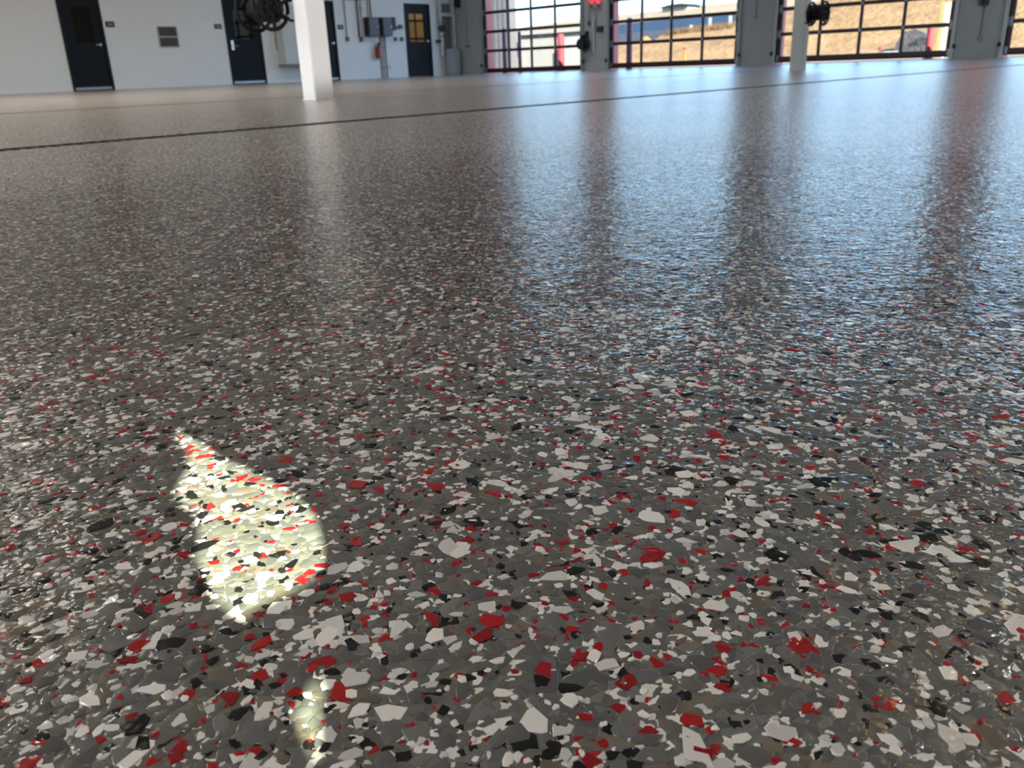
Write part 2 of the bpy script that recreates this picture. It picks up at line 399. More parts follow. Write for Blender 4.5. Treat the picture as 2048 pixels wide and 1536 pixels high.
def overhead(idx, c, gap):
    r = thing('door_%d' % (idx+5), BAYLAB[idx], 'overhead door', (XF+.04, c, 0), kind='structure')
    L = (XF+.04, c, 0); x0, x1 = XF+.02, XF+.065
    gl = BW-.135                                  # half width of the glazing
    z_b = gap+.14
    joints = [.70+.567*k for k in range(7)]
    for s in (-1, 1):
        B(x0, x1, min(c+s*gl, c+s*(BW-.012)), max(c+s*gl, c+s*(BW-.012)), gap+.03, joints[-1]+.03).build('stile', M_OHD, r, loc=L)
    B(x0-.006, x1+.006, c-BW+.012, c+BW-.012, gap+.045, z_b).build('bottom_rail', M_OHD, r, loc=L)
    B(x0-.012, x1+.01, c-BW+.012, c+BW-.012, gap, gap+.05, b=.01).build('rubber_seal', M_OHD_B, r, loc=L)
    for z in joints: B(x0-.004, x1+.004, c-gl, c+gl, z-.042, z+.042).build('rail', M_OHD, r, loc=L)
    edges = [c-gl+2*gl*k/4 for k in range(5)]
    for k in (1, 2, 3): B(x0, x1, edges[k]-.033, edges[k]+.033, z_b, joints[-1]).build('mullion', M_OHD, r, loc=L)
    zz = [z_b]+joints
    for j in range(len(zz)-1):
        a, b = zz[j]+(.042 if j else 0), zz[j+1]-.042
        for k in range(4):
            ya, yb = edges[k]+.033*(k > 0), edges[k+1]-.033*(k < 3)
            key = (round(yb-ya, 3), round(b-a, 3), j, k)
            ctr = (x0+.022, (ya+yb)/2, (a+b)/2)
            if key not in PANE_ME:
                o = B(x0+.019, x0+.025, ya, yb, a, b).build('pane', M_PANE, r, loc=ctr); PANE_ME[key] = o.data
            else:
                o = bpy.data.objects.new('pane', PANE_ME[key]); COL.objects.link(o); o.parent = r; o.location = Vector(ctr)-Vector(L)
    for z in joints[:4]:                             # hinge leaves and rollers
        for k in (1, 2, 3): B(x0-.012, x0-.004, edges[k]-.028, edges[k]+.028, z-.035, z+.035, b=.006).build('hinge', M_HINGE, r, loc=L)
        for s in (-1, 1):
            h = MB()
            for dy in (.035, .10):
                for dz in (-.055, .055):
                    h.box(x0-.018, x0-.001, c+s*(gl+dy)-.022, c+s*(gl+dy)+.022, z+dz-.04, z+dz+.04, b=.008)
            h.box(x0-.010, x0-.001, c+s*(gl+.067)-.05, c+s*(gl+.067)+.05, z-.02, z+.02)
            h.build('roller_hinge', M_HINGE, r, loc=L)
    for s in (-1, 1):
        B(x0-.014, x0-.002, c+s*(BW-.075)-.03, c+s*(BW-.075)+.03, gap+.02, gap+.17, b=.006).build('bottom_bracket', M_HINGE, r, loc=L)
        tr = MB(); ye = c+s*(BW+.02)
        tr.box(XF-.055, XF-.001, ye-.02, ye+.02, 0, 4.3); tr.box(XF-.06, XF-.052, min(ye, ye-s*.06), max(ye, ye-s*.06), 0, 4.3)
        tr.build('track', M_TRACK, r, loc=L)
        ey = MB(); ey.box(XF-.10, XF-.05, ye+s*.03-.03, ye+s*.03+.03, .22, .31, b=.008)
        ey.build('photo_eye', M_BLACK, r, loc=L)
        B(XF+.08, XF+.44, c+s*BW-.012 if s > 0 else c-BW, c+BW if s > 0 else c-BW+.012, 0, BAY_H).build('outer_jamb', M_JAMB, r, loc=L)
for i, c in enumerate(BAYS): overhead(i, c, (.03, .045, .05, .05)[i])

# ------------------------------------------------------------------ personnel doors in the white wall
DLAB = ['charcoal steel door farthest left, narrow dark window, small sign to its right',
        'charcoal steel door behind the near hose reel, tall silver lever plate',
        'charcoal steel door mostly hidden behind the near white column',
        'charcoal steel door nearest the corner with a golden reflection imitated in its window']
def man_door(i, x0, x1, win_, handle, barred=False, sweep=True, plate=False):
    L = (x0, YL, 0); r = thing('door_%d' % (i+1), DLAB[i], 'door', L, kind='structure')
    f = MB()
    f.box(x0, x0+.05, YL-.02, YL+.14, 0, DOOR_H); f.box(x1-.05, x1, YL-.02, YL+.14, 0, DOOR_H)
    f.box(x0+.05, x1-.05, YL-.02, YL+.14, DOOR_H-.05, DOOR_H)
    f.build('door_frame', M_FRAME, r, loc=L)
    a, b = x0+.055, x1-.055; y0, y1 = YL+.012, YL+.058; wx0, wx1, wz0, wz1 = win_
    lf = MB()
    lf.box(a, wx0, y0, y1, .012, DOOR_H-.055); lf.box(wx1, b, y0, y1, .012, DOOR_H-.055)
    lf.box(wx0, wx1, y0, y1, .012, wz0); lf.box(wx0, wx1, y0, y1, wz1, DOOR_H-.055)
    leaf = lf.build('door_leaf', M_DOORGREY, r, loc=L)
    B(wx0, wx1, y0+.02, y0+.026, wz0, wz1).build('vision_pane', M_DOORGLASS, r, loc=L)
    if barred:
        mb = MB(); cx = wx0+(wx1-wx0)*.42
        mb.box(cx-.03, cx+.03, y0+.012, y0+.018, wz0, wz1)
        for z in (wz0+.09, wz0+.62): mb.box(wx0, wx1, y0+.012, y0+.018, z-.03, z+.03)
        mb.build('reflected_grid', M_DOORGREY, r, loc=L)  # bars imitate the bay door grid mirrored in the glass
    else:
        mb = MB()
        for s in ((wx0-.02, wx0, wz0-.02, wz1+.02), (wx1, wx1+.02, wz0-.02, wz1+.02)): mb.box(s[0], s[1], y0-.006, y0, s[2], s[3])
        mb.box(wx0, wx1, y0-.006, y0, wz0-.02, wz0); mb.box(wx0, wx1, y0-.006, y0, wz1, wz1+.02)
        mb.build('glazing_bead', M_DOORGREY, r, loc=L)
    if sweep: B(a+.01, b-.01, y0-.012, y0, .02, .075).build('door_sweep', M_SWEEP, r, loc=L)
    h = MB(); hx, hz, s = handle
    if plate: h.box(hx-.04, hx+.04, y0-.012, y0, hz-.10, hz+.14, b=.004)
    else: h.lathe([(.034, 0), (.034, -.012), (.016, -.014), (.016, -.05)], (hx, y0, hz), 'Y', 16)
    h.tube([(hx, y0-.05, hz), (hx+s*.03, y0-.056, hz), (hx+s*.13, y0-.056, hz-.003)], .012)
    if plate: h.tube([(hx, y0, hz), (hx, y0-.055, hz)], .014)
    h.build('lever_handle', M_CHROME, r, smooth=True, loc=L)
    for z in (.25, 1.05, 1.85):
        hg = x0+.053 if s < 0 else x1-.053
        B(hg-.006, hg+.006, YL+.0, YL+.012, z-.05, z+.05).build('hinge', M_CHROME, r, loc=L)
    return r
man_door(0, *DOORS[0], (8.57, 9.00, 1.07, 1.86), (9.11, 1.02, -1))
man_door(1, *DOORS[1], (12.72, 13.24, 1.13, 1.88), (12.60, .97, 1), plate=True)
man_door(2, *DOORS[2], (15.32, 15.70, 1.07, 1.86), (15.89, 1.02, -1))
man_door(3, *DOORS[3], (18.87, 19.50, 1.05, 1.88), (19.62, 1.06, -1), barred=True, sweep=False)

# warm lamp in the room behind the barred window
t = thing('reflection_lamp', 'warm lamp inside the room behind the barred door window', 'lamp', (18.6, YL+2.25, 2.3))
MB().lathe([(.05, 0), (.05, -.02), (.03, -.05)], (18.6, YL+2.25, 2.3), 'Y').build('backplate', M_CHROME, t, loc=(18.6, YL+2.25, 2.3))
MB().lathe([(.03, -.05), (.09, -.08), (.09, -.16), (.05, -.19)], (18.6, YL+2.25, 2.3), 'Y').build('globe', emit('reflection_globe', (1, .72, .35), 4), t, loc=(18.6, YL+2.25, 2.3))
ld = bpy.data.lights.new('reflection_glow', 'POINT'); ld.energy = 42; ld.color = (1, .84, .58); ld.shadow_soft_size = .15
lo = bpy.data.objects.new('reflection_glow', ld); COL.objects.link(lo); lo.location = (19.3, YL+1.0, 2.5)

# ------------------------------------------------------------------ columns
def column(x, y, mat, lab, sx_, sy_):
    r = thing('column', lab, 'column', (x, y, 0), kind='structure')
    B(x, x+sx_, y, y+sy_, 0, ROOM_H, b=.006).build('shaft', mat, r, loc=(x, y, 0))
    B(x-.003, x+sx_+.003, y-.003, y+sy_+.003, 0, .006).build('base_joint', mat, r, loc=(x, y, 0))
    return r
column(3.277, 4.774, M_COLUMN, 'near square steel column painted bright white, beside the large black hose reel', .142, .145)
column(10.55, 4.92, M_COLUMN2, 'far square steel column in white darkened for its dimmer light, in front of an overhead door', .138, .155)

# ------------------------------------------------------------------ hose reels
def hose_reel(c, yn, yf, R, arm, lab):
    L = (c[0], (yn+yf)/2, c[1]); r = thing('hose_reel', lab, 'hose reel', L, group=None)
    def flange(y):
        b = MB()
        b.tube([(c[0]+R*math.cos(a), y, c[1]+R*math.sin(a)) for a in np.linspace(0, 2*PI, 40, endpoint=False)], R*.10, 8, closed=True)
        b.tube([(c[0]+R*.62*math.cos(a), y, c[1]+R*.62*math.sin(a)) for a in np.linspace(0, 2*PI, 32, endpoint=False)], R*.12, 8, closed=True)
        for k in range(7):
            a = 2*PI*k/7+.35; u, v = math.cos(a), math.sin(a)
            b.tube([(c[0]+R*.25*u, y, c[1]+R*.25*v), (c[0]+R*.98*u, y, c[1]+R*.98*v)], R*.10, 8)
        b.lathe([(R*.34, -.006), (R*.34, .006), (R*.16, .012)], (c[0], y, c[1]), 'Y', 24)
        return b
    flange(yn).build('flange', M_REEL, r, smooth=True, loc=L); flange(yf).build('flange', M_REEL, r, smooth=True, loc=L)
    h = MB()
    for layer in (.42, .52):
        n = int((yf-yn-.03)/.022)
        for k in range(n):
            yy = yn+.02+k*.022+(.011 if layer > .5 else 0)
            h.tube([(c[0]+R*layer*math.cos(a), yy, c[1]+R*layer*math.sin(a)) for a in np.linspace(0, 2*PI, 28, endpoint=False)], .0115, 7, closed=True)
    h.build('hose', M_HOSE, r, smooth=True, loc=L)
    MB().lathe([(R*.36, 0), (R*.36, yf-yn)], (c[0], yn, c[1]), 'Y', 24).build('drum', M_REEL, r, smooth=True, loc=L)
    a = MB(); a.tube([(c[0], yn-.02, c[1]), (c[0], yf+.02, c[1])], .014)
    ys = yn-.03 if abs(arm[1]-yn) < abs(arm[1]-yf) else yf+.03
    a.tube([(c[0], ys+(.012 if ys < yn else -.012), c[1]), (c[0]+.03*(1 if arm[0] > c[0] else -1), ys, c[1]+.02), (arm[0], ys, arm[2]), (arm[0], arm[1], arm[2])], .011)
    a.tube([(c[0], ys, c[1]), (arm[0], ys, arm[2]-.12), (arm[0], arm[1], arm[2]-.12)], .009)
    a.build('mounting_arm', M_REEL, r, smooth=True, loc=L)
    e = MB(); z0 = c[1]-R*.80
    e.lathe([(.004, -.014), (.013, -.006), (.013, .006), (.004, .014)], (c[0]+R*.92, yn-.012, c[1]-R*.38), 'Y', 12)
    e.build('hose_stop', M_CHROME, r, smooth=True, loc=L)
    return r
hose_reel((3.182, .553), 5.02, 5.22, .124, (3.30, 4.915, .60), 'large black hose reel on the near white column, in front of a charcoal door')
hose_reel((10.37, .625), 4.60, 4.76, .125, (10.56, 4.922, .66), 'black hose reel on the far column, seen nearly edge-on against a tan hillside')

# ------------------------------------------------------------------ on the white wall
def wall_box(name, lab, cat, x0, x1, z0, z1, d, mat, b=.004, group=None):
    r = thing(name, lab, cat, ((x0+x1)/2, YL, z0), group=group); L = r.location.copy()
    B(x0, x1, YL-d, YL, z0, z1, b=b).build('body', mat, r, loc=L); return r, L
for x0, x1, z0, z1, lab in ((9.31, 9.53, 1.41, 1.54, 'small dark wall sign right of the farthest-left charcoal door'),
                            (12.14, 12.35, 1.39, 1.51, 'small dark wall sign left of the door behind the hose reel'),
                            (16.08, 16.29, 1.40, 1.53, 'small dark wall sign right of the near column')):
    r, L = wall_box('door_sign', lab, 'sign', x0, x1, z0, z1, .012, M_SIGN)
    t = MB(); t.box(x0+.06, x1-.05, YL-.0135, YL-.012, (z0+z1)/2-.014, (z0+z1)/2+.014); t.build('lettering_line', M_SIGNTXT, r, loc=L)
r, L = wall_box('light_switch', 'white light switch beside the farthest-left charcoal door', 'switch', 9.30, 9.40, 1.0, 1.11, .01, M_WHITEPL)
B(9.335, 9.365, YL-.016, YL-.01, 1.03, 1.08).build('rocker', M_WHITEPL, r, loc=L)
r, L = wall_box('outlet_cover', 'white outlet cover low on the wall beside floor conduits', 'outlet', 17.89, 17.97, .28, .40, .03, M_WHITEPL)
B(17.91, 17.95, YL-.034, YL-.03, .31, .37).build('socket', M_CABINET, r, loc=L)
# louvre with two slatted panels
t = thing('wall_louvre', 'grey wall louvre of two slatted panels left of the second door', 'vent', (10.83, YL, .97)); L = t.location.copy()
f = MB()
f.box(10.57, 10.59, YL-.03, YL, .96, 1.44); f.box(11.06, 11.08, YL-.03, YL, .96, 1.44)
for a, b in ((.96, .975), (1.175, 1.215), (1.425, 1.44)): f.box(10.59, 11.06, YL-.032, YL, a, b)
f.build('louvre_frame', M_LOUVRE_L, t, loc=L)
B(10.59, 11.06, YL-.006, YL, .975, 1.425).build('backing', M_LOUVRE, t, loc=L)
for z in list(np.arange(.99, 1.165, .03))+list(np.arange(1.23, 1.415, .03)):
    MB().prism([(YL-.028, z), (YL-.026, z+.003), (YL-.007, z+.020), (YL-.009, z+.017)], 'X', 10.592, 11.058).build('slat', M_LOUVRE, t, loc=L)
# white cabinet behind the near column
t = thing('wall_cabinet', 'white wall cabinet with shaded underside, half hidden behind the near column', 'cabinet', (14.35, YL, .45)); L = t.location.copy()
B(13.95, 14.86, YL-.34, YL, .47, 2.0, b=.01).build('body', M_CABINET, t, loc=L)
B(13.96, 14.40, YL-.352, YL-.34, .50, 1.98, b=.004).build('door', M_CABINET, t, loc=L)
B(14.41, 14.85, YL-.352, YL-.34, .50, 1.98, b=.004).build('door', M_CABINET, t, loc=L)
B(13.93, 14.88, YL-.33, YL, .42, .47).build('shaded_base_edge', M_CABBASE, t, loc=L)  # bottom edge, with the shade under the cabinet put into its grey

def conduit(name, pts, rad, mat, lab, boxat=None, cat='conduit'):
    r = thing(name, lab, cat, pts[0]); L = Vector(pts[0])
    MB().tube(pts, rad, 10).build('pipe', mat, r, smooth=True, loc=L)
    p0, p1 = Vector(pts[0]), Vector(pts[-1])
    for k in (.25, .75):
        p = p0+(p1-p0)*k
        B(p.x-rad*2.2, p.x+rad*2.2, p.y-rad*1.15, YL, p.z-.012, p.z+.012).build('strap', M_CONDUIT, r, loc=L)
    if boxat:
        x, z, s = boxat
        B(x-s, x+s, YL-.06, YL, z-s*1.2, z+s*1.2, b=.006).build('outlet_box', M_ELBOX, r, loc=L)
    return r
yc = YL-.022
conduit('wall_conduit', [(16.385, yc, 1.20), (16.395, yc, 4.5)], .016, M_CONDUIT, 'thin grey conduit dropping to a box, leftmost of those beside the near column', (16.385, 1.14, .05))
conduit('wall_conduit', [(16.845, yc, 1.18), (16.85, yc, 4.5)], .028, M_CONDUIT_D, 'dark thick conduit left of the grey electrical boxes', (16.90, 1.13, .055))
conduit('wall_conduit', [(16.98, yc, 1.16), (17.0, yc, 4.5)], .030, M_CONDUIT_P, 'pale painted conduit touching the left electrical box')
conduit('wall_conduit', [(17.25, yc, 1.75), (17.25, yc, 4.5)], .018, M_CONDUIT, 'left of two thin conduits rising from the left electrical box')
conduit('wall_conduit', [(17.35, yc, 1.75), (17.35, yc, 4.5)], .018, M_CONDUIT_D, 'right of two thin conduits rising from the left electrical box')
for k, (x, lab) in enumerate(((17.60, 'leftmost of three conduits running down from the electrical boxes'),
                              (17.70, 'middle of three conduits running down from the electrical boxes'),
                              (17.80, 'rightmost of three conduits running down from the electrical boxes'))):
    conduit('wall_conduit', [(x, yc, 0.0), (x, yc, 1.20)], .016, (M_CONDUIT_D, M_CONDUIT, M_CONDUIT_D)[k], lab)
conduit('wall_conduit', [(16.3, yc, 2.24), (17.1, yc, 2.24)], .03, M_CONDUIT_D, 'dark horizontal conduit at the picture top right of the near column')
conduit('wall_conduit', [(13.93, YL-.02, .86), (13.93, YL-.02, 1.9)], .014, M_CONDUIT, 'thin grey conduit along the left edge of the white wall cabinet')
def enclosure(x0, x1, lab):
    r, L = wall_box('electrical_box', lab, 'electrical box', x0, x1, 1.21, 1.74, .22, M_ELBOX_D, .006)
    B(x0+.03, x1-.005, YL-.232, YL-.22, 1.22, 1.73, b=.005).build('cover', M_ELBOX, r, loc=L)
    B(x1-.07, x1-.05, YL-.25, YL-.232, 1.44, 1.52, b=.004).build('latch', M_CHROME, r, loc=L)
enclosure(17.06, 17.46, 'left grey electrical box above the fire extinguisher')
enclosure(17.60, 17.98, 'right grey electrical box, beside the golden-windowed door')
t = thing('disconnect_switch', 'narrow dark switch with side arm between electrical boxes and golden-windowed door', 'switch', (18.15, YL, 1.4)); L = t.location.copy()
B(18.09, 18.22, YL-.12, YL, 1.38, 1.76, b=.006).build('body', M_ELBOX_D, t, loc=L)
B(18.22, 18.50, YL-.045, YL-.01, 1.44, 1.50, b=.004).build('side_arm', M_SIGN, t, loc=L)
B(18.40, 18.54, YL-.06, YL, 1.43, 1.55, b=.005).build('end_box', M_ELBOX, t, loc=L)
for x, lab in ((18.24, 'small dark outlet box, left of two beside the golden-windowed door'), (18.49, 'small dark outlet box, right of two beside the golden-windowed door')):
    r, L = wall_box('outlet_box', lab, 'outlet', x-.05, x+.05, 1.08, 1.19, .05, M_ELBOX)
    B(x-.035, x+.035, YL-.054, YL-.05, 1.095, 1.175).build('face_plate', M_LOUVRE, r, loc=L)
# fire extinguisher
ex = (17.46, YL-.11); t = thing('fire_extinguisher', 'red fire extinguisher with black top hanging below the electrical boxes', 'extinguisher', (ex[0], ex[1], .57)); L = t.location.copy()
MB().lathe([(.05, .57), (.075, .585), (.075, .86), (.06, .91), (.03, .935)], (ex[0], ex[1], 0), 'Z', 24).build('cylinder', M_RED, t, smooth=True, loc=L)
MB().lathe([(.03, .935), (.03, .97), (.018, .99)], (ex[0], ex[1], 0), 'Z', 16).box(ex[0]-.02, ex[0]+.10, ex[1]-.015, ex[1]+.015, .985, 1.03, b=.005).build('valve_head', M_BLACK, t, loc=L)
MB().tube([(ex[0]-.02, ex[1], .97), (ex[0]-.10, ex[1], .98), (ex[0]-.115, ex[1], .88), (ex[0]-.10, ex[1], .66)], .012).tube([(ex[0]-.10, ex[1], .70), (ex[0]-.098, ex[1], .60)], [.014, .026]).build('hose', M_BLACK, t, smooth=True, loc=L)
B(ex[0]-.03, ex[0]+.03, ex[1]+.07, YL, .75, .95).build('wall_bracket', M_CONDUIT, t, loc=L)

# plumbing in the corner
t = thing('riser_pipes', 'white corner pipework with a round dark valve beside the golden-windowed door', 'pipes', (20.12, YL, .6)); L = t.location.copy(); yp = YL-.10
MB().tube([(20.11, yp, 1.42), (20.11, yp, 4.5)], .055, 14).build('upper_riser', M_PVC, t, smooth=True, loc=L)
MB().tube([(20.13, yp, .61), (20.13, yp, 1.36)], .060, 14).build('lower_riser', M_PVC, t, smooth=True, loc=L)
MB().tube([(20.03, yp, 1.86), (20.62, yp, 1.86)], .062, 14).build('cross_pipe', M_PVC, t, smooth=True, loc=L)
MB().lathe([(.05, -.12), (.105, -.11), (.115, -.06), (.115, .0), (.06, .02)], (20.12, yp, 1.45), 'Y', 20).build('valve_wheel', M_VALVE, t, smooth=True, loc=L)
MB().lathe([(.07, -.03), (.07, .03)], (20.12, yp, 1.20), 'Z', 16).build('coupling', M_CONDUIT, t, smooth=True, loc=L)
MB().lathe([(.075, -.02), (.075, .02)], (20.11, yp, 1.62), 'Z', 16).build('coupling', M_CONDUIT, t, smooth=True, loc=L)
MB().tube([(19.95, yp, 1.06), (20.13, yp, 1.06)], .035, 12).lathe([(.05, -.02), (.05, .02)], (19.93, yp, 1.06), 'X', 16).build('side_outlet', M_VALVE, t, smooth=True, loc=L)
for z in (.90, 2.0): B(20.10, 20.16, yp, YL, z, z+.04).build('pipe_clamp', M_CONDUIT, t, loc=L)
t = thing('drain_pipe', 'white vertical pipe nearest the corner, ending above the pale tank', 'pipe', (20.70, yp, .78)); L = t.location.copy()
MB().tube([(20.70, yp, .80), (20.68, yp, 4.5)], .052, 14).build('pipe', M_PVC, t, smooth=True, loc=L)
MB().lathe([(.065, -.03), (.065, .03)], (20.69, yp, 1.86), 'Z', 16).build('coupling', M_PVC, t, smooth=True, loc=L)
t = thing('utility_tank', 'pale grey utility tank standing in the corner below white pipes', 'tank', (20.42, YL-.2, 0)); L = t.location.copy()
MB().box(20.21, 20.64, YL-.42, YL-.13, .0, .82, b=.03).build('tank_body', M_TANK, t, loc=L)
B(20.21, 20.64, YL-.13, YL-.02, .78, .815).box(20.21, 20.64, YL-.02, YL-.004, .815, 2.2).build('splash_panel', M_TANKUP, t, loc=L)
MB().tube([(20.27, YL-.20, .82), (20.36, YL-.16, 1.10), (20.52, YL-.08, 1.74)], .026, 10).build('drain_hose', M_CONDUIT_D, t, smooth=True, loc=L)
for (y, z, lab) in ((21.60, 2.20, 'dark bracket with pale bent arm at the picture top in the corner'), ):
    t = thing('corner_bracket', lab, 'bracket', (XF, y, z)); L = t.location.copy()
    MB().box(XF-.16, XF, y-.08, y+.08, z-.14, z+.14, b=.02).build('housing', M_VALVE, t, loc=L)
    MB().tube([(XF-.09, y, z-.14), (XF-.09, y, z-.26), (XF-.02, y, z-.30)], .018).build('arm', M_CONDUIT_P, t, smooth=True, loc=L)
t = thing('wall_junction', 'small dark junction plate on the grey corner wall', 'outlet', (XF, 21.27, .87)); L = t.location.copy()
B(XF-.03, XF, 21.17, 21.37, .85, .90, b=.006).build('plate', M_ELBOX, t, loc=L)
MB().tube([(XF-.015, 21.27, .90), (XF-.015, 21.29, 4.0)], .02).build('conduit_run', M_CONDUIT, t, smooth=True, loc=L)

# ------------------------------------------------------------------ on the grey piers
def signal(y, z, lab, lit=True):
    t = thing('signal_light', lab, 'signal light', (XF, y, z)); L = t.location.copy()
    B(XF-.05, XF, y-.085, y+.085, z-.22, z+.14, b=.02).build('housing', M_GREYWALL, t, loc=L)
    MB().lathe([(.062, 0), (.062, -.03), (.045, -.05), (.015, -.058)], (XF-.05, y, z+.045), 'X', 20).build('red_lens', M_SIGNAL, t, smooth=True, loc=L)
    MB().lathe([(.045, 0), (.045, -.02), (.02, -.03)], (XF-.05, y, z-.13), 'X', 16).build('dark_lens', M_LENS_D, t, smooth=True, loc=L)
signal(16.10, 1.865, 'lit red signal light, left of the pair on the grey pier')
signal(15.86, 1.855, 'lit red signal light, right of the pair on the grey pier')
signal(5.90, 1.87, 'lit red signal light above the frame on the rightmost pier, left of its pair')
signal(5.62, 1.87, 'lit red signal light above the frame on the rightmost pier, right of its pair')
def pier_box(name, lab, cat, y0, y1, z0, z1, d, mat):
    t = thing(name, lab, cat, (XF, (y0+y1)/2, z0)); L = t.location.copy()
    B(XF-d, XF, y0, y1, z0, z1, b=.006).build('body', mat, t, loc=L)
    return t, L
t, L = pier_box('door_control', 'small black door control box under the right red signal light', 'control box', 15.72, 15.92, 1.04, 1.19, .07, M_NAVY)
for k in range(2): B(XF-.078, XF-.07, 15.76+.08*k, 15.80+.08*k, 1.08, 1.15, b=.004).build('push_button', M_ELBOX, t, loc=L)
for y, lab in ((5.83, 'dark control box on the rightmost pier, left of the pair'), (5.73, 'dark control box on the rightmost pier, right of the pair')):
    t, L = pier_box('door_control', lab, 'control box', y-.04, y+.04, 1.04, 1.30, .06, M_NAVY)
    B(XF-.066, XF-.06, y-.02, y+.02, 1.16, 1.26, b=.003).build('push_button', M_ELBOX, t, loc=L)
# coiled cable with hoist on pier between first two bays
t = thing('chain_hoist', 'dark chain hoist with coiled cable at the left edge of the first grey pier', 'hoist', (XF-.1, 16.33, .5)); L = t.location.copy()
B(XF-.20, XF-.06, 16.30, 16.44, .62, .98, b=.02).build('gearbox', M_BLACK, t, loc=L)
MB().lathe([(.05, -.02), (.15, -.015), (.15, .015), (.05, .02)], (XF-.22, 16.38, .74), 'X', 24).build('sprocket', M_NAVY, t, smooth=True, loc=L)
for k in range(5):
    cy, cz, rr = 16.28-.03*(k % 3), .80-.03*k, .15+.02*(k % 2)
    MB().tube([(XF-.10-.02*k, cy+rr*.6*math.cos(a), cz+rr*math.sin(a)) for a in np.linspace(0, 2*PI, 28, endpoint=False)], .016, 7, closed=True).build('cable_loop', M_BLACK, t, smooth=True, loc=L)
B(XF-.10, XF, 16.24, 16.31, .92, 1.08, b=.008).build('hook_plate', M_NAVY, t, loc=L)
def pier_tube(lab, y, z0, z1, rad, mat, box=None):
    t = thing('pier_conduit', lab, 'conduit', (XF-.02, y, z0)); L = t.location.copy()
    MB().tube([(XF-rad, y, z0), (XF-rad, y, z1)], rad, 10).build('pipe', mat, t, smooth=True, loc=L)
    if box: B(XF-.05, XF, y-box, y+box, z0-box*1.4, z0+box*.8, b=.006).build('end_box', M_ELBOX, t, loc=L)
pier_tube('pale thick conduit in the middle of the first grey pier', 16.03, .48, 1.38, .036, M_CONDUIT_P)
pier_tube('thin grey conduit running up at the left of the first grey pier', 16.22, 1.30, 4.2, .022, M_CONDUIT, .05)
pier_tube('thin grey conduit under the left red signal light', 15.97, 1.22, 1.70, .016, M_CONDUIT)
def pull_cord(y, z0, z1, lab):
    t = thing('pull_cord', lab, 'cord', (XF-.02, y, z0)); L = t.location.copy()
    MB().tube([(XF-.012, y, z0+.04), (XF-.012, y, z1)], .007, 6).build('cord', M_CONDUIT_D, t, loc=L)
    MB().tube([(XF-.014, y+.045*math.cos(a), z0+.045*math.sin(a)) for a in np.linspace(0, 2*PI, 20, endpoint=False)], .010, 6, closed=True).build('ring', M_CONDUIT, t, smooth=True, loc=L)
    B(XF-.03, XF, y-.03, y+.03, z1, z1+.06, b=.005).build('cord_box', M_ELBOX, t, loc=L)
pull_cord(10.97, 1.14, 3.2, 'thin pull cord with ring on the second grey pier')
pull_cord(5.765, .39, 1.0, 'thin pull cord with ring below two dark boxes on the rightmost pier')
for k, (y0, y1, z) in enumerate(((15.60, 16.32, .33), (10.50, 11.27, .34), (5.45, 6.18, .33))):
    tag(B(XF-.004, XF, y0, y1, z-.006, z+.006).build('trim_%d' % (k+1), M_TRACK), kind='structure')

# ------------------------------------------------------------------ high bay lamps (above the frame)
body = None
for i, (x, y, watt, spr) in enumerate(LAMP_SPOTS):
    warm = (1, .90, .74) if x < 3 else (1, .97, .91)
    if x > 10: warm = (.90, .95, 1)
    t = thing('high_bay_lamp', 'linear high bay lamp hung under the ceiling above the frame', 'lamp', (x, y, ROOM_H-.35), group='high bay lamps under the ceiling')
    L = t.location.copy()
    if body is None:
        h = MB(); h.box(x-.6, x+.6, y-.17, y+.17, ROOM_H-.42, ROOM_H-.36); h.box(x-.6, x+.6, y-.17, y-.16, ROOM_H-.50, ROOM_H-.42)
        h.box(x-.6, x+.6, y+.16, y+.17, ROOM_H-.50, ROOM_H-.42)
        a = h.build('reflector', M_CONDUIT_P, t, loc=L)
        b = [MB().tube([(x+k, y, ROOM_H-.36), (x+k, y, ROOM_H)], .008, 6).build('hanger', M_CONDUIT, t, loc=L) for k in (-.4, .4)]
        body = (a.data, b[0].data, b[1].data)
    else:
        for nm, d in (('reflector', body[0]), ('hanger', body[1]), ('hanger', body[2])):
            o = bpy.data.objects.new(nm, d); COL.objects.link(o); o.parent = t
    ld = bpy.data.lights.new('high_bay_light', 'AREA'); ld.shape = 'RECTANGLE'; ld.size = 1.1; ld.size_y = .3
    ld.energy = watt*1.17; ld.color = warm; ld.spread = math.radians(spr)
    lo = bpy.data.objects.new('high_bay_light', ld); COL.objects.link(lo); lo.parent = t; lo.location = (0, 0, -.09)

for k, (p, aim, watt, cone) in enumerate(COLUMN_FILLS):  # added lights, aimed at the near column to brighten its faces
    t = thing('column_fill', ('fill light added to brighten the near column, low between the far bay doors', 'fill light added to brighten the near column, low beside the added window')[k], 'lamp', p)
    P = Vector(p); d = (Vector(aim)-P).normalized()
    MB().tube([P-d*.10, P-d*.04, P-d*.0], [.05, .09, .095], 16).build('housing', M_BLACK, t, smooth=True, loc=P)
    back = P+(Vector((-.14, 0, 0)) if k == 0 else Vector((0, -.14, 0)))
    MB().tube([P-d*.08, back], .02, 8).build('mount', M_BLACK, t, loc=P)
    ld = bpy.data.lights.new('column_fill_beam', 'SPOT'); ld.energy = watt; ld.spot_size = math.radians(cone); ld.spot_blend = .5; ld.shadow_soft_size = .06; ld.color = (1, .97, .96)
    lo = bpy.data.objects.new('column_fill_beam', ld); COL.objects.link(lo); lo.parent = t; lo.location = d*.02
    lo.rotation_euler = d.to_track_quat('-Z', 'Y').to_euler()

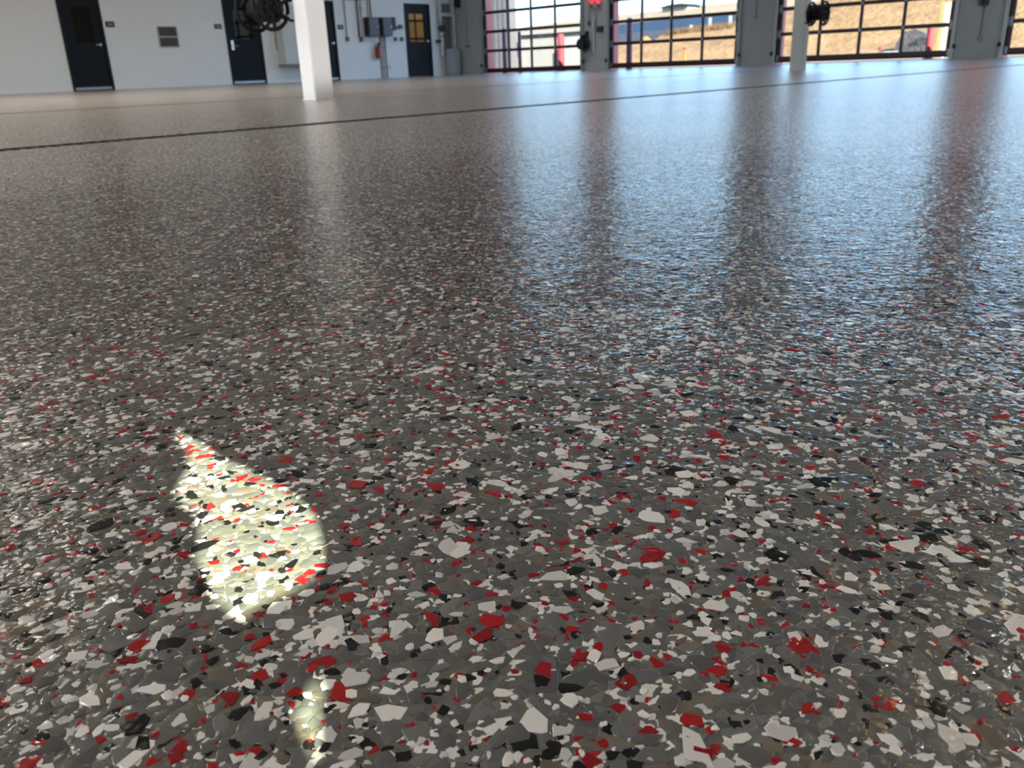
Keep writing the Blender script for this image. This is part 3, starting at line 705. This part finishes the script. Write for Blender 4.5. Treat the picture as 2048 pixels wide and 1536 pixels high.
t = thing('pendant_lamp', 'small warm pendant lamp under the ceiling above the frame', 'lamp', (8.4, 1.5, 5.9)); L = t.location.copy()
MB().lathe([(.16, 5.9), (.14, 5.98), (.05, 6.06), (.03, 6.12)], (8.4, 1.5, 0), 'Z', 20).build('shade', M_BLACK, t, smooth=True, loc=L)
MB().tube([(8.4, 1.5, 6.1), (8.4, 1.5, ROOM_H)], .01, 6).build('stem', M_BLACK, t, loc=L)
ld = bpy.data.lights.new('pendant_light', 'AREA'); ld.shape = 'DISK'; ld.size = .28; ld.energy = 14; ld.color = (1, .72, .32)
lo = bpy.data.objects.new('pendant_light', ld); COL.objects.link(lo); lo.parent = t; lo.location = (0, 0, -.02)

# ------------------------------------------------------------------ outside
def earth(name, cols, scale, bump=.05):
    N = NT(name); p = N.n('ShaderNodeBsdfPrincipled'); N.l(p.outputs[0], N.out.inputs[0]); g = N.n('ShaderNodeNewGeometry')
    nz = N.noise(g.outputs['Position'], scale, 6, .65); r = N.n('ShaderNodeValToRGB'); el = r.color_ramp.elements
    el[0].position = .32; el[0].color = (*cols[0], 1); el[1].position = .68; el[1].color = (*cols[-1], 1)
    if len(cols) > 2: e = el.new(.5); e.color = (*cols[1], 1)
    N.l(nz.outputs[0], r.inputs[0]); N.l(r.outputs[0], p.inputs['Base Color']); p.inputs['Roughness'].default_value = .9
    p.inputs['Specular IOR Level'].default_value = .1
    bz = N.noise(g.outputs['Position'], scale*6, 4); b = N.n('ShaderNodeBump'); b.inputs['Distance'].default_value = bump
    N.l(bz.outputs[0], b.inputs['Height']); N.l(b.outputs[0], p.inputs['Normal']); return N.m
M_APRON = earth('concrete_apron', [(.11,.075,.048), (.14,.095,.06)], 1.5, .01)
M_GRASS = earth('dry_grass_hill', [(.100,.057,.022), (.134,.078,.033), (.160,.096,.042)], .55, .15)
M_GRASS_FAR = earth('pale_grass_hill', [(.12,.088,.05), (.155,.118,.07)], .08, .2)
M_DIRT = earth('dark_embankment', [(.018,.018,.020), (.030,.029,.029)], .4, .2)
M_ROAD = earth('blue_grey_road', [(.005,.011,.021), (.006,.014,.025)], .3, .01)
M_BLOCK = earth('pale_block_wall', [(.20,.19,.165), (.22,.21,.185)], 2, .01)
M_WING = earth('grey_metal_wing', [(.062,.060,.062), (.07,.068,.07)], 2, .01)
M_TEAL = paint('dull_teal_roof', (.010,.016,.018), .8, spec=.1)
M_POST = paint('white_post_paint', (.22,.20,.15), .5)
M_STAKE = paint('orange_stake', (.22,.10,.02), .6)
M_YELLOW = paint('yellow_edge', (.24,.19,.07), .5)
M_PALE = paint('pale_panel', (.26,.24,.20), .5)
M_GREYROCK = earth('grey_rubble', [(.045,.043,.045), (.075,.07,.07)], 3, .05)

tag(B(-60, XB-.001, -40, 60, -.25, -.006).build('ground', M_APRON), 'concrete yard on the other side of the hall', 'ground', kind='structure')
tag(B(XF+.42, 34, -30, 70, -.25, -.006).build('ground', M_APRON), 'sunlit concrete apron outside the bay doors', 'ground', kind='structure')

def bank(name, rows, mat, lab, noise=.0, ny=90, seed=0):
    """rows: list of (x, [(y,z)...]) from near foot to far crest; a closed solid swell of ground"""
    rr = np.random.default_rng(seed)
    ys = np.linspace(rows[0][1][0][0], rows[0][1][-1][0], ny)
    grid = []
    K = 10
    for i in range(len(rows)-1):
        (xa, pa), (xb, pb) = rows[i], rows[i+1]
        za = np.interp(ys, *zip(*pa)); zb = np.interp(ys, *zip(*pb))
        for k in range(K + (i == len(rows)-2)):
            tt = k/K; s = tt
            n = noise*rr.normal(size=ny); n = np.convolve(n, np.ones(3)/3, 'same') if noise else n
            grid.append((xa+(xb-xa)*tt, za+(zb-za)*s+n*(.3+.7*tt)))
    nrow = len(grid); vs = []; fs = []
    for x, z in grid: vs += [(x, y, zz) for y, zz in zip(ys, z)]
    for x in (grid[-1][0]+1.0, grid[0][0]-.1): vs += [(x, y, -1.0) for y in ys]
    R_ = nrow+2
    for i in range(R_):
        j = (i+1) % R_
        for k in range(ny-1): fs.append((i*ny+k, i*ny+k+1, j*ny+k+1, j*ny+k))
    o = MB().add(vs, fs).build(name, mat, smooth=True)
    return tag(o, lab, 'hill', kind='structure')
bank('hill', [(33.5, [(-30, 0), (70, 0)]), (37, [(-30, .5), (12, .5), (21, .22), (30, .20), (70, .15)]),
              (45, [(-30, 3.2), (8, 3.2), (18, 3.1), (21, 2.6), (25, 1.95), (28.9, 1.80), (29.6, 1.42), (33.5, 1.30), (38, .9), (70, .4)]),
              (54, [(-30, 4.5), (10, 4.5), (21, 4.2), (24, 3.0), (27, 1.5), (30, .8), (70, .3)])],
     M_GRASS, 'near tan grassy bank outside the second and third bay doors', .02, 220, 3)
bank('hill', [(56, [(20, .4), (60, .4)]), (70, [(20, 3.4), (38.5, 3.26), (44.5, 3.04), (50.9, 2.85), (60, 2.5)])], M_DIRT, 'dark slope behind the near tan bank', .05, 80, 4)
bank('hill', [(71.5, [(25, 3.2), (70, 2.4)]), (90, [(25, 5.0), (50, 4.88), (65.5, 4.75), (75, 4.6)])], M_ROAD, 'blue-grey road strip climbing behind the white posts', 0, 40, 5)
bank('hill', [(92, [(40, 3), (170, 2)]), (150, [(40, 10.2), (83.6, 10.0), (109, 9.5), (120, 9.2), (140, 8.5), (170, 8.0)])], M_GRASS_FAR, 'distant pale tan hill crest under the white sky', .05, 120, 6)

for y, z, lab in ((35.7, 1.35, 'small tan earth mound against the dark slope, left of two'), (34.36, 1.35, 'small tan earth mound against the dark slope, right of two')):
    t = MB(); t.lathe([(.62, -.6), (.52, .1), (.36, .36), (.16, .52), (.02, .56)], (52, y, z), 'Z', 14)
    tag(t.build('earth_mound', M_GRASS, smooth=True), lab, 'mound')
# house on the far hill
t = thing('farm_building', 'low dark-roofed building on the distant hill crest', 'building', (142, 91.5, 9.2)); L = t.location.copy()
B(142, 146, 88.6, 94.0, 8.4, 9.7).build('wall', M_BLOCK, t, loc=L)
MB().prism([(88.2, 9.6), (94.6, 9.55), (92.4, 9.95), (89.6, 10.05)], 'X', 141.4, 146.6).build('roof', M_TEAL, t, loc=L)

def bollard(x, y, r, hgt, mat, lab):
    t = thing('bollard', lab, 'bollard', (x, y, -.006)); L = t.location.copy()
    MB().lathe([(r, -.006), (r, hgt-r*.6), (r*.86, hgt-r*.28), (r*.5, hgt-r*.06), (r*.1, hgt)], (x, y, 0), 'Z', 22).build('post', mat, t, smooth=True, loc=L)
    MB().lathe([(r*1.35, -.006), (r*1.35, .015), (r*1.05, .03)], (x, y, 0), 'Z', 22).build('base_collar', mat, t, smooth=True, loc=L)
bollard(22.6, 21.37, .075, 1.45, M_BOLLARD_D, 'shaded dark red bollard, left of two through the first bay door')
bollard(22.6, 20.65, .06, 1.31, M_BOLLARD_D, 'shaded dark red bollard, right of two through the first bay door')
bollard(22.6, 16.11, .09, 1.46, M_BOLLARD_D, 'shaded dark red bollard through the left of the second bay door')
bollard(25.5, 21.24, .125, 1.27, M_BOLLARD, 'bright red sunlit bollard through the right of the first bay door')
bollard(25.5, 8.31, .095, .84, M_BOLLARD, 'bright red sunlit bollard through the right of the third bay door')

# neighbouring wing and block enclosure seen through the first bay
t = thing('metal_wing', 'tall grey ribbed wall outside the first bay door, left side', 'building', (30, 28.6, 0)); L = t.location.copy()
for k in range(9):
    y0 = 27.95+k*.30
    MB().prism([(30.015, y0), (30.0, y0+.02), (30.0, y0+.16), (30.015, y0+.18), (30.015, y0+.299), (30.4, y0+.299), (30.4, y0)], 'Z', -.05, 5.5).build('ribbed_panel', M_WING, t, loc=L)
t = thing('block_enclosure', 'low pale block enclosure wall behind the bright red bollard', 'wall', (34, 29, 0)); L = t.location.copy()
B(34.0, 34.3, 26.6, 30.95, -.05, 1.60).build('wall', M_BLOCK, t, loc=L)
B(33.93, 34.37, 26.5, 31.0, 1.60, 1.70).build('dark_band', M_DIRT, t, loc=L)
B(33.9, 34.4, 26.5, 31.05, 1.70, 1.93).build('coping', M_BLOCK, t, loc=L)
B(33.6, 34.0, 26.6, 27.9, -.05, 1.35).build('pier', M_PALE, t, loc=L)
# delineator posts on the bank
for i, (x, y, z0, z1, lab) in enumerate(((46.3, 29.9, 1.25, 1.80, 'white marker post on the tan bank, shortest and leftmost'),
                                         (46.3, 28.60, 1.6, 2.18, 'white marker post on the tan bank, second from the left'),
                                         (46.3, 27.35, 1.75, 2.50, 'white marker post on the tan bank, third from the left'),
                                         (46.3, 26.05, 1.85, 2.52, 'white marker post on the tan bank, rightmost'))):
    t = thing('marker_post', lab, 'post', (x, y, z0)); L = t.location.copy()
    B(x-.02, x+.02, y-.10, y+.10, z0-.8, z1, b=.01).build('post', M_POST, t, loc=L)
    B(x-.024, x-.02, y-.07, y+.07, z1-.20, z1-.08).build('reflector', M_PALE, t, loc=L)
t = thing('survey_stake', 'orange wooden stake in front of the tan bank', 'stake', (36.5, 22.85, .1)); L = t.location.copy()
MB().prism([(22.80, -.2), (22.90, -.2), (22.90, .80), (22.85, .84), (22.80, .80)], 'X', 36.46, 36.54).build('stake', M_STAKE, t, loc=L)
B(36.45, 36.55, 22.79, 22.91, .70, .78).build('ribbon', M_BOLLARD, t, loc=L)
# sunlit pale post pair at the right of the third bay
t = thing('gate_post', 'pale sunlit gate post with yellow edge, right of the third bay door', 'post', (27, 8.53, 0)); L = t.location.copy()
B(27.0, 27.2, 8.42, 8.55, -.05, 1.45, b=.01).build('post', M_PALE, t, loc=L)
B(26.98, 27.2, 8.555, 8.64, -.05, 1.45, b=.01).build('yellow_guard', M_YELLOW, t, loc=L)
# broken concrete headwall at the foot of the bank
t = thing('concrete_headwall', 'grey concrete headwall with sloping top at the bank foot outside the third bay', 'wall', (35, 12.0, 0)); L = t.location.copy()
MB().prism([(12.72, -.05), (12.72, .48), (12.48, .92), (12.05, 1.0), (11.62, .80), (11.62, -.05)], 'X', 35.2, 35.8).build('back_block', M_GREYROCK, t, loc=L)
MB().prism([(12.25, .0), (12.20, .42), (11.75, .72), (11.40, .66), (11.40, .0)], 'X', 34.95, 35.19).build('sloping_wing', M_DIRT, t, loc=L)
for k in range(4): B(34.75, 34.94, 11.40+.22*k, 11.61+.22*k, -.05, .40, b=.015).build('facing_block', M_GREYROCK, t, loc=L)
B(34.7, 34.94, 12.30, 12.95, -.05, .26, b=.02).build('apron_slab', M_PALE, t, loc=L)
t = thing('hydrant', 'small red hydrant beside a white box on the tan ground outside the third bay', 'hydrant', (36, 13.55, .1)); L = t.location.copy()
MB().lathe([(.09, -.1), (.09, .02), (.07, .03), (.07, .34), (.09, .36), (.07, .44), (.02, .50)], (36, 13.55, 0), 'Z', 16).build('barrel', M_BOLLARD, t, smooth=True, loc=L)
MB().lathe([(.035, -.13), (.035, .13)], (36, 13.55, .27), 'Y', 12).build('outlet', M_BOLLARD, t, smooth=True, loc=L)
t = thing('utility_box', 'low white utility box beside the small red hydrant outside', 'box', (36.2, 14.2, 0)); L = t.location.copy()
B(36.0, 36.4, 13.75, 14.75, -.1, .30, b=.02).build('box_body', M_POST, t, loc=L)
B(35.98, 36.42, 13.73, 14.77, .30, .34, b=.01).build('lid', M_POST, t, loc=L)

# dry grass along the crest of the near bank
gr = np.random.default_rng(21); vs = []; fs = []
for k in range(2600):
    y = gr.uniform(24.6, 29.3); x = gr.uniform(44.0, 45.6); z = float(np.interp(y, [24.6, 28.9, 29.4], [1.85, 1.65, 1.3]))-.1
    hgt = gr.uniform(.15, .5); lean = gr.normal(0, .12, 2); wd = .012; o = len(vs)
    vs += [(x, y-wd, z), (x, y+wd, z), (x+lean[0], y+lean[1], z+hgt)]; fs.append((o, o+1, o+2))
go = MB().add(vs, fs).build('dry_grass', M_GRASS); tag(go, 'dry tan grass tufts along the crest of the near bank', 'grass', kind='stuff')

# ------------------------------------------------------------------ floor chips
# thin vinyl flakes lie proud of the slab near the camera; farther off the slab's material shows the same mixture
def flakes(n_per_m2, r_mean, r_sig, palette, zlo, zhi, rmin, rmax_, rmax_d):
    az0, az1 = YAW-math.radians(48), YAW+math.radians(48)
    area = .5*(az1-az0)*(rmax_d**2-.085**2); n = int(n_per_m2*area)
    d = np.sqrt(rng.uniform(.085**2, rmax_d**2, n)); a = rng.uniform(az0, az1, n)
    keep = (d < .42*rmax_d) | (rng.random(n) < ((rmax_d-d)/(.58*rmax_d))**1.3)
    d, a = d[keep], a[keep]; n = len(d)
    r = np.clip(r_mean*np.exp(rng.normal(0, r_sig, n)), rmin, rmax_)
    pal = np.array(palette); c = pal[rng.integers(0, len(pal), n)]*(rng.uniform(.92, 1.08, n)[:, None])
    return dict(x=d*np.cos(a), y=d*np.sin(a), d=d, r=r, c=np.clip(c, 0, 1), z=rng.uniform(zlo, zhi, n))
RM = 1.75
sets = [flakes(64000, .0023, .38, GRAYS, .00004, .00026, .0012, .0055, RM),
        flakes(16000, .0021, .42, TANS, .00003, .00018, .0010, .0050, RM),
        flakes(28000, .00098, .50, WHITES, .00008, .00034, .0004, .0040, RM),
        flakes(7500, .0018, .42, WHITES, .00008, .00034, .0008, .0046, RM),
        flakes(16500, .00130, .48, BLACKS, .00008, .00032, .0005, .0040, RM),
        flakes(10800, .00124, .50, REDS, .00008, .00034, .0004, .0040, RM)]
S = {k: np.concatenate([s[k] for s in sets]) for k in sets[0]}
NF = len(S['x'])
NV = rng.integers(5, 9, NF)
def flake_shapes(idx, nv):
    """outline, tilt and height of the flakes idx, all with nv corners -> top ring (n,nv,3), outward unit dirs"""
    n = len(idx)
    th = (np.arange(nv)[None, :]+rng.uniform(-.38, .38, (n, nv)))*2*PI/nv
    rad = rng.uniform(.55, 1.18, (n, nv)); asp = rng.uniform(1.0, 1.9, n)**.5; rot = rng.uniform(0, 2*PI, n)
    u = np.cos(th)*rad*asp[:, None]; v = np.sin(th)*rad/asp[:, None]
    R_ = S['r'][idx][:, None]
    dx = (u*np.cos(rot)[:, None]-v*np.sin(rot)[:, None])*R_; dy = (u*np.sin(rot)[:, None]+v*np.cos(rot)[:, None])*R_
    tx, ty = rng.normal(0, .030, (2, n, 1))
    z = S['z'][idx][:, None]+np.clip(tx*dx+ty*dy, -.00012, .00030)
    z = np.maximum(z, .00002)
    top = np.stack([S['x'][idx][:, None]+dx, S['y'][idx][:, None]+dy, z], -1)
    ln = np.hypot(dx, dy)+1e-9
    return top, np.stack([dx/ln, dy/ln], -1)
def rim(t, o):
    n = len(t)
    wd = rng.uniform(.00014, .00042, (n, 1)); sl = rng.uniform(.08, .34, (n, 1))
    mid = t.copy(); mid[:, :, :2] += o*wd[:, :, None]; mid[:, :, 2] = np.maximum(mid[:, :, 2]-wd*sl, .00001)
    low = mid.copy(); low[:, :, :2] += o*.00007; low[:, :, 2] = np.maximum(low[:, :, 2]-.00025, 0.0)
    return mid, low
# apparent size in the photograph decides which 300 are single parts
vx, vy = S['x'], S['y']
dd = np.stack([vx, vy, np.full(NF, -CAM_H)], -1)
zc = dd@np.array(fwd); px = F_PX*(dd@np.array(rt))/zc; py = -F_PX*(dd@np.array(up))/zc
infr = (np.abs(px) < 1000) & (np.abs(py) < 745) & (zc > 0)
contrast = np.linalg.norm(S['c']-np.array([.1, .1, .1]), axis=1) > .15
app = np.where(infr & contrast, S['r']**2*CAM_H/np.maximum(zc, .05)**3, 0)
S['z'][np.argsort(-app)[:300]] += .00012
single = set(np.argsort(-app)[:300].tolist())
V = []; LT = []; LI = []; FC = []; base = 0
singles = []
for nv in range(5, 9):
    idx = np.nonzero(NV == nv)[0]
    top, out = flake_shapes(idx, nv)
    isS = np.array([i in single for i in idx])
    for j in np.nonzero(isS)[0]: singles.append((idx[j], top[j], out[j]))
    idx, top, out = idx[~isS], top[~isS], out[~isS]
    near = S['d'][idx] < .52
    # far flakes: flat polygon only
    tf = top[~near].reshape(-1, 3); nf = (~near).sum()
    V.append(tf); LT.append(np.full(nf, nv)); LI.append(np.arange(nf*nv)+base); FC.append(S['c'][idx[~near]]); base += nf*nv
    # near flakes: polygon, a shallow resin meniscus round it, then the steep edge
    tn = top[near]; on = out[near]; nn = len(tn)
    mid, low = rim(tn, on)
    V += [tn.reshape(-1, 3), mid.reshape(-1, 3), low.reshape(-1, 3)]
    a = (np.arange(nn*nv)+base).reshape(nn, nv); b = a+nn*nv; c = b+nn*nv
    LT.append(np.full(nn, nv)); LI.append(a.reshape(-1)); FC.append(S['c'][idx[near]])
    for p, q_ in ((a, b), (b, c)):
        LT.append(np.full(nn*nv, 4)); LI.append(np.stack([p, q_, np.roll(q_, -1, 1), np.roll(p, -1, 1)], -1).reshape(-1))
        FC.append(np.repeat(S['c'][idx[near]], nv, axis=0))
    base += 3*nn*nv
V = np.concatenate(V).astype(np.float32); LT = np.concatenate(LT).astype(np.int32); LI = np.concatenate(LI).astype(np.int32); FC = np.concatenate(FC)
me = bpy.data.meshes.new('flakes')
me.vertices.add(len(V)); me.vertices.foreach_set('co', V.reshape(-1))
me.loops.add(len(LI)); me.loops.foreach_set('vertex_index', LI)
me.polygons.add(len(LT)); me.polygons.foreach_set('loop_start', np.concatenate([[0], np.cumsum(LT)[:-1]]).astype(np.int32))
me.update(calc_edges=True)
at = me.attributes.new('flake_color', 'FLOAT_COLOR', 'FACE')
at.data.foreach_set('color', np.concatenate([FC, np.ones((len(FC), 1))], 1).astype(np.float32).reshape(-1))
me.materials.append(M_FLAKE)
fo = bpy.data.objects.new('flakes', me); COL.objects.link(fo); fo.parent = floor; fo['kind'] = 'stuff'
for i, tp, ot in singles:
    c = tp.mean(0); nv = len(tp); mid, low = rim(tp[None], ot[None])
    me = bpy.data.meshes.new('flake')
    ring = lambda o: [(k+o, k+o+nv, (k+1) % nv+o+nv, (k+1) % nv+o) for k in range(nv)]
    me.from_pydata([tuple(p-c) for p in list(tp)+list(mid[0])+list(low[0])], [], [tuple(range(nv))]+ring(0)+ring(nv))
    at = me.attributes.new('flake_color', 'FLOAT_COLOR', 'FACE')
    for q in at.data: q.color = (*S['c'][i], 1)
    me.materials.append(M_FLAKE)
    o = bpy.data.objects.new('flake', me); COL.objects.link(o); o.parent = floor; o.location = tuple(c)
